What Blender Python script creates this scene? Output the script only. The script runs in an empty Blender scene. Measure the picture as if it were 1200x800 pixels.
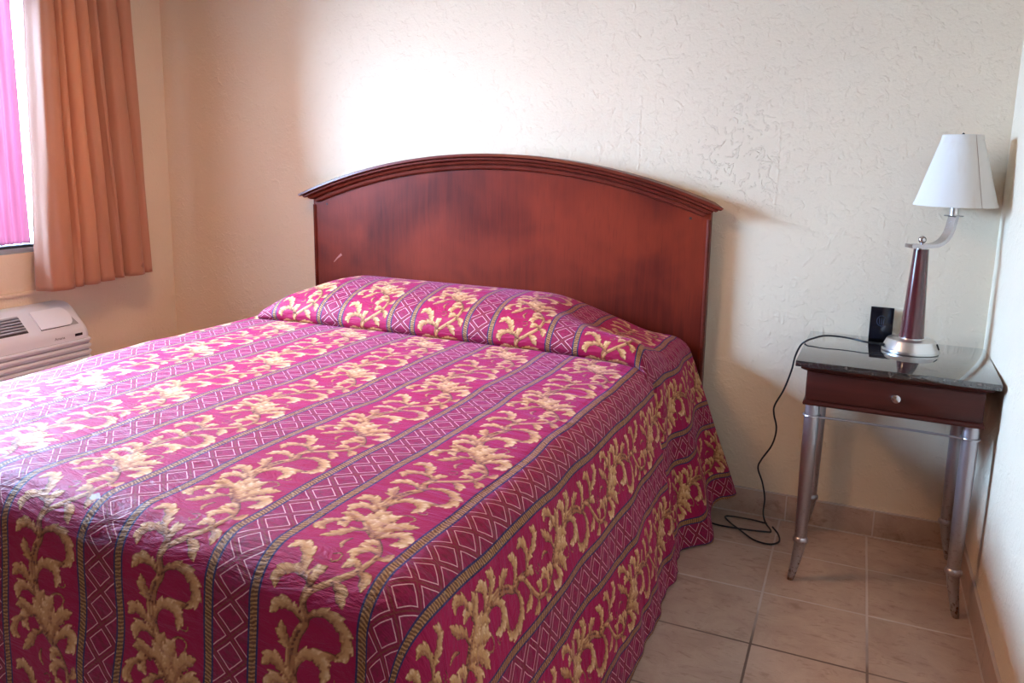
import bpy, bmesh, math, random
import numpy as np
from mathutils import Vector, Matrix

D = bpy.data
SC = bpy.context.scene
COL = SC.collection
random.seed(7)
RNG = np.random.default_rng(11)
PI = math.pi
T = 0.305                      # one floor tile

# ------------------------------------------------------------------ camera
YAW, PIT, ROL, FPX = -0.41492, -0.17826, 0.02027, 939.94
def cam_basis():
    c, s = math.cos(YAW), math.sin(YAW)
    r = Vector((c, -s, 0)); f = Vector((s, c, 0)); u = Vector((0, 0, 1))
    c, s = math.cos(PIT), math.sin(PIT)
    f, u = f * c + u * s, u * c - f * s
    c, s = math.cos(ROL), math.sin(ROL)
    r, u = r * c + u * s, u * c - r * s
    return r, u, f
r_, u_, f_ = cam_basis()
cam = D.cameras.new('camera'); cam_o = D.objects.new('camera', cam); COL.objects.link(cam_o)
M = Matrix.Identity(4)
for i in range(3):
    M[i][0], M[i][1], M[i][2] = r_[i], u_[i], -f_[i]
M[0][3], M[1][3], M[2][3] = -0.1309, -3.0899, 1.3609
cam_o.matrix_world = M
cam.sensor_fit = 'HORIZONTAL'; cam.sensor_width = 36; cam.lens = FPX / 1200 * 36
cam.shift_x = 10.955 / 1200; cam.shift_y = -50.11 / 1200
cam.clip_start = 0.02
SC.camera = cam_o

# ------------------------------------------------------------------ light
SC.view_settings.view_transform = 'Standard'
try: SC.view_settings.look = 'None'
except Exception: pass
SC.view_settings.exposure = 0.10
SC.view_settings.gamma = 1.0
SC.view_settings.use_curve_mapping = False

W = D.worlds.new('daylight_sky'); SC.world = W; W.use_nodes = True
bg = W.node_tree.nodes['Background']
bg.inputs[0].default_value = (0.44, 0.68, 1.0, 1); bg.inputs[1].default_value = 27.0

def area(name, loc, target, sx, sy, power, col):
    l = D.lights.new(name, 'AREA'); l.shape = 'RECTANGLE'; l.size = sx; l.size_y = sy
    l.energy = power; l.color = col
    o = D.objects.new(name, l); COL.objects.link(o); o.location = loc
    o.rotation_euler = (Vector(target) - Vector(loc)).to_track_quat('-Z', 'Y').to_euler()
    return o
area('window_daylight', (-4.35, -1.72, 2.30), (-1.2, -1.15, 0.75), 1.35, 1.35, 750, (0.38, 0.63, 1.0))
area('added_warm_fill', (-1.9, -1.4, 2.30), (-1.9, -1.4, 0.0), 0.40, 0.40, 22, (1.0, 0.56, 0.29))  # added warm fill, out of view over the bed

# ------------------------------------------------------------------ node helpers
class E:
    """a node socket with arithmetic"""
    nt = None
    def __init__(s, v): s.v = v
    @staticmethod
    def op(o, *a):
        n = E.nt.nodes.new('ShaderNodeMath'); n.operation = o
        for i, x in enumerate(a):
            x = x.v if isinstance(x, E) else x
            if isinstance(x, (int, float)): n.inputs[i].default_value = x
            else: E.nt.links.new(x, n.inputs[i])
        return E(n.outputs[0])
    def __add__(s, o): return E.op('ADD', s, o)
    __radd__ = __add__
    def __sub__(s, o): return E.op('SUBTRACT', s, o)
    def __rsub__(s, o): return E.op('SUBTRACT', o, s)
    def __mul__(s, o): return E.op('MULTIPLY', s, o)
    __rmul__ = __mul__
    def __truediv__(s, o): return E.op('DIVIDE', s, o)
    def fract(s): return E.op('FRACT', s)
    def gt(s, o): return E.op('GREATER_THAN', s, o)
    def lt(s, o): return E.op('LESS_THAN', s, o)
    def abs(s): return E.op('ABSOLUTE', s)
    def sin(s): return E.op('SINE', s)
    def min(s, o): return E.op('MINIMUM', s, o)
    def max(s, o): return E.op('MAXIMUM', s, o)
    def step(s, a, b):
        n = E.nt.nodes.new('ShaderNodeMapRange'); n.interpolation_type = 'SMOOTHSTEP'
        E.nt.links.new(s.v, n.inputs[0]); n.inputs[1].default_value = a; n.inputs[2].default_value = b
        return E(n.outputs[0])
def mat(name, base=(0.5, 0.5, 0.5), rough=0.5, metal=0.0, **kw):
    m = D.materials.new(name); m.use_nodes = True
    b = m.node_tree.nodes['Principled BSDF']
    if 'cherry' in name: b.inputs['Specular IOR Level'].default_value = 0.22
    b.inputs['Base Color'].default_value = (*base, 1); b.inputs['Roughness'].default_value = rough
    b.inputs['Metallic'].default_value = metal
    for k, v in kw.items():
        b.inputs[k.replace('_', ' ')].default_value = v if not isinstance(v, tuple) else (*v, 1)
    E.nt = m.node_tree
    return m, b
def coords():
    n = E.nt.nodes.new('ShaderNodeTexCoord'); return n.outputs['Object']
def geo_pos():
    n = E.nt.nodes.new('ShaderNodeNewGeometry'); return n.outputs['Position']
def xyz(v):
    n = E.nt.nodes.new('ShaderNodeSeparateXYZ'); E.nt.links.new(v, n.inputs[0])
    return [E(n.outputs[i]) for i in range(3)]
def scaled(v, s, off=(0, 0, 0)):
    n = E.nt.nodes.new('ShaderNodeMapping'); E.nt.links.new(v, n.inputs[0])
    n.inputs['Scale'].default_value = s; n.inputs['Location'].default_value = off
    return n.outputs[0]
def noise(v, scale, detail=3, rough=0.5, dist=0.0):
    n = E.nt.nodes.new('ShaderNodeTexNoise'); n.inputs['Scale'].default_value = scale
    n.inputs['Detail'].default_value = detail; n.inputs['Roughness'].default_value = rough
    n.inputs['Distortion'].default_value = dist
    if v is not None: E.nt.links.new(v, n.inputs['Vector'])
    return E(n.outputs[0])
def mix(f, a, b):
    n = E.nt.nodes.new('ShaderNodeMix'); n.data_type = 'RGBA'
    for k, x in ((0, f), (6, a), (7, b)):
        x = x.v if isinstance(x, E) else x
        if isinstance(x, (int, float)): n.inputs[k].default_value = x
        elif isinstance(x, tuple): n.inputs[k].default_value = (*x, 1)
        else: E.nt.links.new(x, n.inputs[k])
    return n.outputs[2]
def bump(b, h, strength, dist, normal=None):
    n = E.nt.nodes.new('ShaderNodeBump'); n.inputs['Strength'].default_value = strength
    n.inputs['Distance'].default_value = dist
    E.nt.links.new(h.v if isinstance(h, E) else h, n.inputs['Height'])
    if normal is not None: E.nt.links.new(normal, n.inputs['Normal'])
    E.nt.links.new(n.outputs[0], b.inputs['Normal'])
    return n.outputs[0]
def setin(b, key, s):
    E.nt.links.new(s.v if isinstance(s, E) else s, b.inputs[key])

# ------------------------------------------------------------------ mesh helpers
def link_mesh(name, bm, m, parent=None, smooth=True, angle=35):
    me = D.meshes.new(name); bm.normal_update(); bm.to_mesh(me); bm.free()
    if m is not None: me.materials.append(m)
    o = D.objects.new(name, me); COL.objects.link(o)
    if smooth and len(me.polygons):
        me.shade_smooth()
        try: me.set_sharp_from_angle(angle=math.radians(angle))
        except Exception: pass
    if parent is not None: o.parent = parent
    return o
def box(bm, x0, x1, y0, y1, z0, z1, bev=0.0, seg=2):
    b2 = bmesh.new()
    vs = [b2.verts.new((x, y, z)) for x in (x0, x1) for y in (y0, y1) for z in (z0, z1)]
    for f in ((0, 1, 3, 2), (4, 6, 7, 5), (0, 4, 5, 1), (2, 3, 7, 6), (0, 2, 6, 4), (1, 5, 7, 3)):
        b2.faces.new([vs[i] for i in f])
    bmesh.ops.recalc_face_normals(b2, faces=b2.faces)
    if bev: bmesh.ops.bevel(b2, geom=b2.edges[:], offset=bev, segments=seg, profile=0.5, affect='EDGES')
    merge(bm, b2)
def merge(bm, b2, mtx=None):
    if mtx is not None: bmesh.ops.transform(b2, matrix=mtx, verts=b2.verts)
    me = D.meshes.new('tmp'); b2.to_mesh(me); b2.free(); bm.from_mesh(me); D.meshes.remove(me)
def lathe(bm, prof, c=(0, 0), seg=48, axis_fn=None):
    rings = []
    for r, z in prof:
        cx, cy = c if axis_fn is None else axis_fn(z)
        if r < 1e-6: rings.append([bm.verts.new((cx, cy, z))])
        else: rings.append([bm.verts.new((cx + r * math.cos(a * 2 * PI / seg), cy + r * math.sin(a * 2 * PI / seg), z)) for a in range(seg)])
    for A, B in zip(rings, rings[1:]):
        for i in range(seg):
            j = (i + 1) % seg
            if len(A) == 1 and len(B) == 1: continue
            if len(A) == 1: bm.faces.new((A[0], B[j], B[i]))
            elif len(B) == 1: bm.faces.new((A[i], A[j], B[0]))
            else: bm.faces.new((A[i], A[j], B[j], B[i]))
    bmesh.ops.recalc_face_normals(bm, faces=bm.faces)
def cr(pts, n=10):
    P = [Vector(p) for p in pts]; P = [P[0] * 2 - P[1]] + P + [P[-1] * 2 - P[-2]]; out = []
    for i in range(1, len(P) - 2):
        for k in range(n):
            t = k / n; a, b, c, d = P[i - 1:i + 3]
            out.append(0.5 * ((2 * b) + (c - a) * t + (2 * a - 5 * b + 4 * c - d) * t * t + (3 * b - a - 3 * c + d) * t ** 3))
    out.append(P[-2]); return out
def tube(bm, path, r, seg=10, caps=True):
    up = Vector((0, 0, 1)); rings = []; prev = None
    for i, p in enumerate(path):
        d = (path[min(i + 1, len(path) - 1)] - path[max(i - 1, 0)]).normalized()
        if prev is None:
            n = d.cross(up)
            if n.length < 1e-3: n = d.cross(Vector((1, 0, 0)))
        else: n = prev - d * prev.dot(d)
        n.normalize(); prev = n; b = d.cross(n)
        rr = r(i / (len(path) - 1)) if callable(r) else r
        rings.append([bm.verts.new(p + (n * math.cos(a * 2 * PI / seg) + b * math.sin(a * 2 * PI / seg)) * rr) for a in range(seg)])
    for A, B in zip(rings, rings[1:]):
        for i in range(seg): bm.faces.new((A[i], A[(i + 1) % seg], B[(i + 1) % seg], B[i]))
    if caps: bm.faces.new(rings[0][::-1]); bm.faces.new(rings[-1])
    bmesh.ops.recalc_face_normals(bm, faces=bm.faces)
def ribbon(bm, path, side, w, t):
    """flat bar of width w (along side) and thickness t swept along path"""
    rings = []
    for i, p in enumerate(path):
        d = (path[min(i + 1, len(path) - 1)] - path[max(i - 1, 0)]).normalized()
        n = d.cross(side).normalized()
        rings.append([bm.verts.new(p + side * a * w / 2 + n * b * t / 2) for a, b in ((-1, -1), (1, -1), (1, 1), (-1, 1))])
    for A, B in zip(rings, rings[1:]):
        for i in range(4): bm.faces.new((A[i], A[(i + 1) % 4], B[(i + 1) % 4], B[i]))
    bm.faces.new(rings[0][::-1]); bm.faces.new(rings[-1])
    bmesh.ops.recalc_face_normals(bm, faces=bm.faces)
def thing(name, label, cat, loc=(0, 0, 0), rz=0.0):
    o = D.objects.new(name, None); COL.objects.link(o); o.location = loc; o.rotation_euler = (0, 0, rz)
    o.empty_display_size = 0.1
    o['label'] = label; o['category'] = cat
    return o
def tag(o, label, cat, group=None):
    o['label'] = label; o['category'] = cat
    if group: o['group'] = group
    return o
def struct(o): o['kind'] = 'structure'; return o

# ------------------------------------------------------------------ materials
def plaster(name, base, patch=False):
    m, b = mat(name, base, 0.75)
    p = geo_pos()
    tone = noise(p, 1.3, 3)
    setin(b, 'Base Color', mix(tone.step(0.3, 0.75), base, tuple(c * 0.93 for c in base)))
    h1 = noise(p, 95, 3, 0.55)
    h2 = noise(p, 26, 4, 0.6, 0.6).step(0.50, 0.66)
    h = h1 * 0.6 + h2 * 0.35
    if patch:
        x, y, z = xyz(p)
        d = E.op('SQRT', (x + 0.56) * (x + 0.56) * 2.4 + (z - 1.34) * (z - 1.34))
        near = 1.0 - d.step(0.12, 0.34)
        blob = noise(scaled(p, (1, 1, 1)), 22, 3, 0.6, 1.6).step(0.56, 0.60)
        h = h * (1.0 - near * 0.55) + blob * near * 1.0
        seam = (1.0 - (x + 0.415 + (noise(p, 6, 2) - 0.5) * 0.012).abs().step(0.001, 0.006)) * (z - 1.1).step(0, 0.05) * (1.0 - (z - 1.45).step(0, 0.1))
        seam2 = (1.0 - (x + 0.93 + (noise(p, 5, 2) - 0.5) * 0.014).abs().step(0.001, 0.005)) * (z - 1.28).step(0, 0.05) * (1.0 - (z - 1.55).step(0, 0.1))
        h = h + seam * 0.25 + seam2 * 0.15
        # trowelled joint line
    bump(b, h, 0.65, 0.0045)
    return m
CREAM = (0.80, 0.66, 0.50)
m_wall = plaster('cream_plaster', CREAM)
m_wall_b = plaster('cream_plaster_patched', CREAM, True)
m_ceil = plaster('ceiling_paint', (0.62, 0.50, 0.38))

def tile_mat(name, axes, grout_w=0.0035, vfn=None, extra_y=None):
    """beige ceramic tile; axes = (axis index, offset) pairs carrying joints"""
    m, b = mat(name, (0.5, 0.4, 0.32), 0.33, Coat_Weight=0.25, Coat_Roughness=0.25)
    p = geo_pos(); c = xyz(p)
    g = None; ids = None
    for ax, off in axes:
        q = (c[ax] - off) / T
        e = (q.fract() - 0.5).abs()            # .5 on the joint
        d = (0.5 - e) * T
        wob = (noise(p, 60, 2) - 0.5) * 0.0012
        k = 1.0 - (d + wob).step(grout_w * 0.75, grout_w * 1.25)
        g = k if g is None else g.max(k)
        fl = E.op('FLOOR', q) * (12.9898 if ax == 0 else 78.233)
        ids = fl if ids is None else ids + fl
    if g is None: g = E.op('MULTIPLY', c[0], 0.0)
    rnd = (E.op('SINE', ids) * 43758.5).fract()
    n1 = noise(p, 7, 5, 0.65, 0.6); n2 = noise(scaled(p, (9, 22, 14)), 1.7, 5, 0.7, 1.0)
    base = mix(n1.step(0.3, 0.72), (0.43, 0.285, 0.215), (0.55, 0.39, 0.305))
    base = mix(n2.step(0.52, 0.70) * 0.65, base, (0.27, 0.15, 0.095))
    base = mix(noise(p, 160, 2).step(0.6, 0.75) * 0.25, base, (0.66, 0.51, 0.42))
    base = mix(rnd * 0.16, base, (0.42, 0.30, 0.24))
    dirt = noise(p, 2.2, 3).step(0.42, 0.58)
    xg, yg, zg = c
    # grout is cleaner in the strip along the walls, worn brown further out
    clean = (yg + 0.75 + (noise(p, 4, 2) - 0.5) * 0.5).step(-0.12, 0.12)
    gcol = mix(clean, mix(dirt, (0.15, 0.095, 0.075), (0.25, 0.17, 0.14)), (0.60, 0.50, 0.46))
    setin(b, 'Base Color', mix(g, base, gcol))
    setin(b, 'Roughness', g * 0.5 + 0.30 + n1 * 0.1)
    bump(b, (1.0 - g) * 0.6 + noise(p, 30, 3) * 0.12, 0.5, 0.002)
    return m
Y0 = -0.281
m_floor = tile_mat('beige_floor_tile', ((0, 0.0), (1, Y0)))
m_base_b = tile_mat('beige_skirting_tile', ((0, 0.018),), 0.0025)
m_base_r = tile_mat('beige_skirting_tile_side', ((1, Y0 - 0.16),), 0.0025)
m_grout, _ = mat('pale_grout', (0.56, 0.47, 0.43), 0.85)

def wood(name, dark, mid, hot, rough=0.22, axis='z', coat=0.4):
    m, b = mat(name, mid, rough, Coat_Weight=coat, Coat_Roughness=0.12)
    p = coords()
    s = (26, 26, 1.6) if axis == 'z' else (1.6, 26, 26)
    g = noise(scaled(p, s), 2.0, 5, 0.6, 0.5)
    fine = noise(scaled(p, tuple(3.4 * v for v in s)), 2.5, 3, 0.5)
    blot = noise(p, 2.4, 3, 0.5, 0.4)
    c = mix(g.step(0.3, 0.72), dark, mid)
    c = mix(blot.step(0.38, 0.68) * 0.85, c, hot)
    c = mix(fine.step(0.5, 0.8) * 0.35, c, dark)
    setin(b, 'Base Color', c)
    setin(b, 'Roughness', blot * 0.18 + (rough - 0.05))
    bump(b, fine, 0.08, 0.001)
    return m
m_head = wood('cherry_veneer', (0.085, 0.010, 0.006), (0.135, 0.016, 0.008), (0.24, 0.030, 0.011), 0.34, coat=0.06)
m_mould = wood('cherry_moulding', (0.085, 0.012, 0.007), (0.13, 0.018, 0.010), (0.155, 0.023, 0.011), 0.30, 'x', 0.08)
m_apron = wood('dark_cherry', (0.040, 0.007, 0.004), (0.060, 0.010, 0.006), (0.085, 0.013, 0.007), 0.38, 'x', 0.1)
m_scr, _ = mat('scuff', (0.42, 0.16, 0.13), 0.5)
m_screw, _ = mat('dark_screw_plug', (0.04, 0.012, 0.01), 0.4)

def granite():
    m, b = mat('black_granite', (0.02, 0.02, 0.022), 0.045, Coat_Weight=1.0, Coat_Roughness=0.02, Coat_IOR=1.65)
    b.inputs['IOR'].default_value = 1.6
    p = coords()
    v = noise(p, 150, 4, 0.7); w = noise(p, 60, 3, 0.6)
    c = mix(v.step(0.50, 0.66), (0.012, 0.011, 0.012), (0.085, 0.07, 0.06))
    c = mix(w.step(0.60, 0.72) * 0.6, c, (0.22, 0.17, 0.14))
    setin(b, 'Base Color', c)
    return m
m_gran = granite()
m_nick, b = mat('brushed_nickel', (0.66, 0.64, 0.63), 0.28, 1.0)
bump(b, noise(scaled(coords(), (3, 3, 260)), 3, 2), 0.06, 0.001)
m_chrome, _ = mat('polished_nickel', (0.50, 0.47, 0.48), 0.16, 1.0)
def leg_mat():
    m, b = mat('silver_painted_leg', (0.50, 0.48, 0.50), 0.30, 0.85)
    p = coords(); x, y, z = xyz(p)
    low = 1.0 - z.step(0.0, 0.09)
    spots = noise(p, 95, 4, 0.7).step(0.56, 0.62) * (1.0 - z.step(0.05, 0.42)) * 0.75
    rust = (noise(p, 60, 4, 0.7) + low * 0.14).step(0.62, 0.72) * (1.0 - z.step(0.07, 0.13))
    c = mix(spots, (0.43, 0.40, 0.42), (0.22, 0.15, 0.12))
    c = mix(rust, c, (0.13, 0.055, 0.025))
    tip = 1.0 - z.step(0.008, 0.035)
    c = mix(tip * 0.45, c, (0.22, 0.12, 0.07))
    setin(b, 'Base Color', c)
    setin(b, 'Metallic', (1.0 - rust.max(spots)) * 0.85)
    setin(b, 'Roughness', rust * 0.5 + 0.30)
    return m
m_leg = leg_mat()
m_black, _ = mat('black_cable', (0.008, 0.009, 0.012), 0.38)
m_panel, b = mat('black_gloss_plastic', (0.006, 0.006, 0.010), 0.16)
m_body, b = mat('mahogany_lacquer', (0.085, 0.014, 0.018), 0.20, Coat_Weight=0.7, Coat_Roughness=0.10)
setin(b, 'Base Color', mix(noise(scaled(coords(), (40, 40, 3)), 2, 4).step(0.35, 0.7), (0.06, 0.010, 0.014), (0.11, 0.018, 0.020)))
def shade_mat():
    m, b = mat('linen_shade', (0.80, 0.74, 0.68), 0.85)
    p = coords()
    st = noise(scaled(p, (9, 9, 2.2)), 1.6, 4, 0.6, 0.5).step(0.50, 0.72)
    setin(b, 'Base Color', mix(st * 0.35, (0.68, 0.63, 0.58), (0.55, 0.43, 0.34)))
    bump(b, noise(scaled(p, (60, 60, 240)), 4, 2), 0.2, 0.001)
    b.inputs['Subsurface Weight'].default_value = 0.0
    return m
m_shade = shade_mat()
m_seam, _ = mat('seam_thread', (0.42, 0.31, 0.25), 0.9)

def curtain_mat():
    m, b = mat('terracotta_curtain', (0.60, 0.29, 0.17), 0.62, Sheen_Weight=0.25, Sheen_Roughness=0.4)
    p = geo_pos()
    n = noise(scaled(p, (1, 1, 1)), 420, 2)
    c = mix(n, (0.50, 0.225, 0.135), (0.56, 0.265, 0.165))
    x, y, z = xyz(p)
    def spot(sy, sz, r):
        d = E.op('SQRT', (y - sy) * (y - sy) + (z - sz) * (z - sz))
        return 1.0 - (d + (noise(p, 90, 3) - 0.5) * 0.02).step(r * 0.6, r)
    st = spot(-0.355, 0.812, 0.014).max(spot(-0.58, 0.90, 0.006))
    c = mix(st * 0.7, c, (0.22, 0.09, 0.06))
    setin(b, 'Base Color', c)
    bump(b, noise(p, 40, 3), 0.12, 0.004)
    # thin cloth lets some daylight through
    tr = E.nt.nodes.new('ShaderNodeBsdfTranslucent'); tr.inputs[0].default_value = (0.75, 0.33, 0.14, 1)
    mx = E.nt.nodes.new('ShaderNodeMixShader'); mx.inputs[0].default_value = 0.22
    out = E.nt.nodes['Material Output']
    E.nt.links.new(b.outputs[0], mx.inputs[1]); E.nt.links.new(tr.outputs[0], mx.inputs[2]); E.nt.links.new(mx.outputs[0], out.inputs[0])
    return m
m_curt = curtain_mat()
def sheer_mat():
    m, b = mat('magenta_sheer', (0.86, 0.22, 0.55), 0.8)
    tr = E.nt.nodes.new('ShaderNodeBsdfTranslucent')
    p = geo_pos(); x, y, z = xyz(p)
    n = noise(scaled(p, (30, 30, 0.6)), 1.5, 3)
    c = mix(n.step(0.3, 0.7), (0.42, 0.20, 0.25), (0.46, 0.25, 0.28))
    E.nt.links.new(c, tr.inputs[0])
    mx = E.nt.nodes.new('ShaderNodeMixShader'); mx.inputs[0].default_value = 0.75
    out = E.nt.nodes['Material Output']
    E.nt.links.new(b.outputs[0], mx.inputs[1]); E.nt.links.new(tr.outputs[0], mx.inputs[2]); E.nt.links.new(mx.outputs[0], out.inputs[0])
    return m
m_sheer = sheer_mat()
m_alu, _ = mat('grey_aluminium', (0.42, 0.50, 0.58), 0.35, 0.6)
m_gasket, _ = mat('dark_gasket', (0.02, 0.035, 0.06), 0.5)
def glass():
    m = D.materials.new('window_glass'); m.use_nodes = True; E.nt = m.node_tree
    nt = m.node_tree; nt.nodes.remove(nt.nodes['Principled BSDF'])
    t = nt.nodes.new('ShaderNodeBsdfTransparent'); g = nt.nodes.new('ShaderNodeBsdfGlossy'); g.inputs['Roughness'].default_value = 0.02
    t.inputs[0].default_value = (0.96, 0.98, 0.98, 1)
    f = nt.nodes.new('ShaderNodeFresnel'); f.inputs[0].default_value = 1.3
    mx = nt.nodes.new('ShaderNodeMixShader')
    nt.links.new(f.outputs[0], mx.inputs[0]); nt.links.new(t.outputs[0], mx.inputs[1]); nt.links.new(g.outputs[0], mx.inputs[2])
    nt.links.new(mx.outputs[0], nt.nodes['Material Output'].inputs[0]); return m
m_glass = glass()
m_ac, b = mat('white_ac_plastic', (0.72, 0.74, 0.79), 0.40)
m_ac2, _ = mat('pale_ac_flap', (0.80, 0.83, 0.89), 0.34)
m_acd, _ = mat('dark_vent_recess', (0.045, 0.045, 0.05), 0.6)
m_acg, _ = mat('grey_louver_and_shade', (0.33, 0.34, 0.37), 0.45)  # louvers, and the painted shadow in the flap recess
m_led, _ = mat('dark_indicator_window', (0.02, 0.012, 0.02), 0.25)
m_ink, _ = mat('grey_print', (0.16, 0.15, 0.17), 0.6)

# ------------------------------------------------------------------ the room
XL, XR, YF, ZC = -3.368, 0.295, -6.2, 2.44
WY0, WY1, WZ0, WZ1 = -2.15, -0.62, 0.905, 2.00        # window opening in the left wall
bm = bmesh.new(); box(bm, XL - 0.15, XR + 0.15, YF - 0.15, 0.12, -0.1, 0.0); struct(link_mesh('floor', bm, m_floor))
bm = bmesh.new(); box(bm, XL - 0.15, XR + 0.15, YF - 0.15, 0.12, ZC, ZC + 0.1); struct(link_mesh('ceiling', bm, m_ceil))
bm = bmesh.new(); box(bm, XL - 0.15, XR + 0.15, 0.0, 0.12, 0.0, ZC); struct(link_mesh('wall_back', bm, m_wall_b))
bm = bmesh.new(); box(bm, XR, XR + 0.12, YF, 0.0, 0.0, ZC); struct(link_mesh('wall_right', bm, m_wall))
bm = bmesh.new(); box(bm, XL - 0.15, XR + 0.15, YF - 0.12, YF, 0.0, ZC); struct(link_mesh('wall_front', bm, m_wall))
bm = bmesh.new()
box(bm, XL - 0.12, XL, YF, WY0, 0, ZC); box(bm, XL - 0.12, XL, WY1, 0, 0, ZC)
box(bm, XL - 0.12, XL, WY0, WY1, 0, WZ0); box(bm, XL - 0.12, XL, WY0, WY1, WZ1, ZC)
struct(link_mesh('wall_left', bm, m_wall))

# tiled skirting
BH = 0.0988
def skirt(name, x0, x1, y0, y1, m, capbox):
    bm = bmesh.new(); box(bm, x0, x1, y0, y1, 0.0, BH, 0.0015)
    o = struct(link_mesh(name, bm, m))
    bm = bmesh.new(); box(bm, *capbox, 0.0005)
    link_mesh('grout_bead', bm, m_grout, o)
    bm = bmesh.new()
    if y1 - y0 > x1 - x0: box(bm, x0 - 0.004, x0 + 0.001, y0, y1 - 0.012, 0.0, 0.0035)
    else: box(bm, x0, x1, y0 - 0.005, y0 + 0.001, 0.0, 0.0035)
    link_mesh('grout_bead', bm, m_grout, o)
skirt('baseboard_back', XL, XR, -0.010, 0.0, m_base_b, (XL, XR, -0.0095, 0.0, BH - 0.0005, BH + 0.0045))
skirt('baseboard_right', XR - 0.010, XR, YF, -0.010, m_base_r, (XR - 0.0095, XR, YF, -0.01, BH - 0.0005, BH + 0.0035))
# thin painted ledge under the window
bm = bmesh.new(); box(bm, XL, XL + 0.016, -2.4, -0.60, 0.728, 0.742, 0.003)
struct(link_mesh('trim_1', bm, m_wall))

# window
wf = D.objects.new('window_1', None); COL.objects.link(wf); wf.location = (XL - 0.05, (WY0 + WY1) / 2, WZ0); struct(wf)
def wloc(bm):
    bmesh.ops.translate(bm, vec=-Vector(wf.location), verts=bm.verts); return bm
bm = bmesh.new(); fx0, fx1 = XL - 0.075, XL - 0.012
box(bm, fx0, fx1, WY0, WY1, WZ0, WZ0 + 0.022, 0.002); box(bm, fx0, fx1, WY0, WY1, WZ1 - 0.035, WZ1, 0.002)
box(bm, fx0, fx1, WY0, WY0 + 0.035, WZ0 + .022, WZ1 - .035, 0.002); box(bm, fx0, fx1, WY1 - 0.035, WY1, WZ0 + .022, WZ1 - .035, 0.002)
link_mesh('window_frame', wloc(bm), m_alu, wf)
bm = bmesh.new(); box(bm, fx0 + 0.012, fx1 - 0.004, WY0 + 0.035, WY1 - 0.035, WZ0 + 0.022, WZ0 + 0.033, 0.001)
link_mesh('gasket', wloc(bm), m_gasket, wf)
bm = bmesh.new(); box(bm, fx0 + 0.014, fx0 + 0.018, WY0 + 0.03, WY1 - 0.03, WZ0 + 0.03, WZ1 - 0.03)
link_mesh('pane', wloc(bm), m_glass, wf, smooth=False)

# added unseen fixture housing the warm fill light over the bed
cl = thing('added_fill_lamp', 'added unseen round fixture for warm fill above the bed', 'ceiling lamp', (-1.9, -1.4, ZC))
bm = bmesh.new(); lathe(bm, [(0, 0), (0.19, 0), (0.19, -0.03), (0.17, -0.035), (0, -0.035)]); link_mesh('fill_lamp_pan', bm, m_chrome, cl)
m_dome, b = mat('fill_dome_glow', (0.85, 0.80, 0.72), 0.4, Emission_Color=(1.0, 0.72, 0.48)); b.inputs['Emission Strength'].default_value = 2.0  # glow of the added fill fixture
bm = bmesh.new(); lathe(bm, [(0.17, -0.035), (0.16, -0.06), (0.12, -0.085), (0.06, -0.098), (0, -0.1)]); link_mesh('fill_lamp_dome', bm, m_dome, cl)

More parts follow.
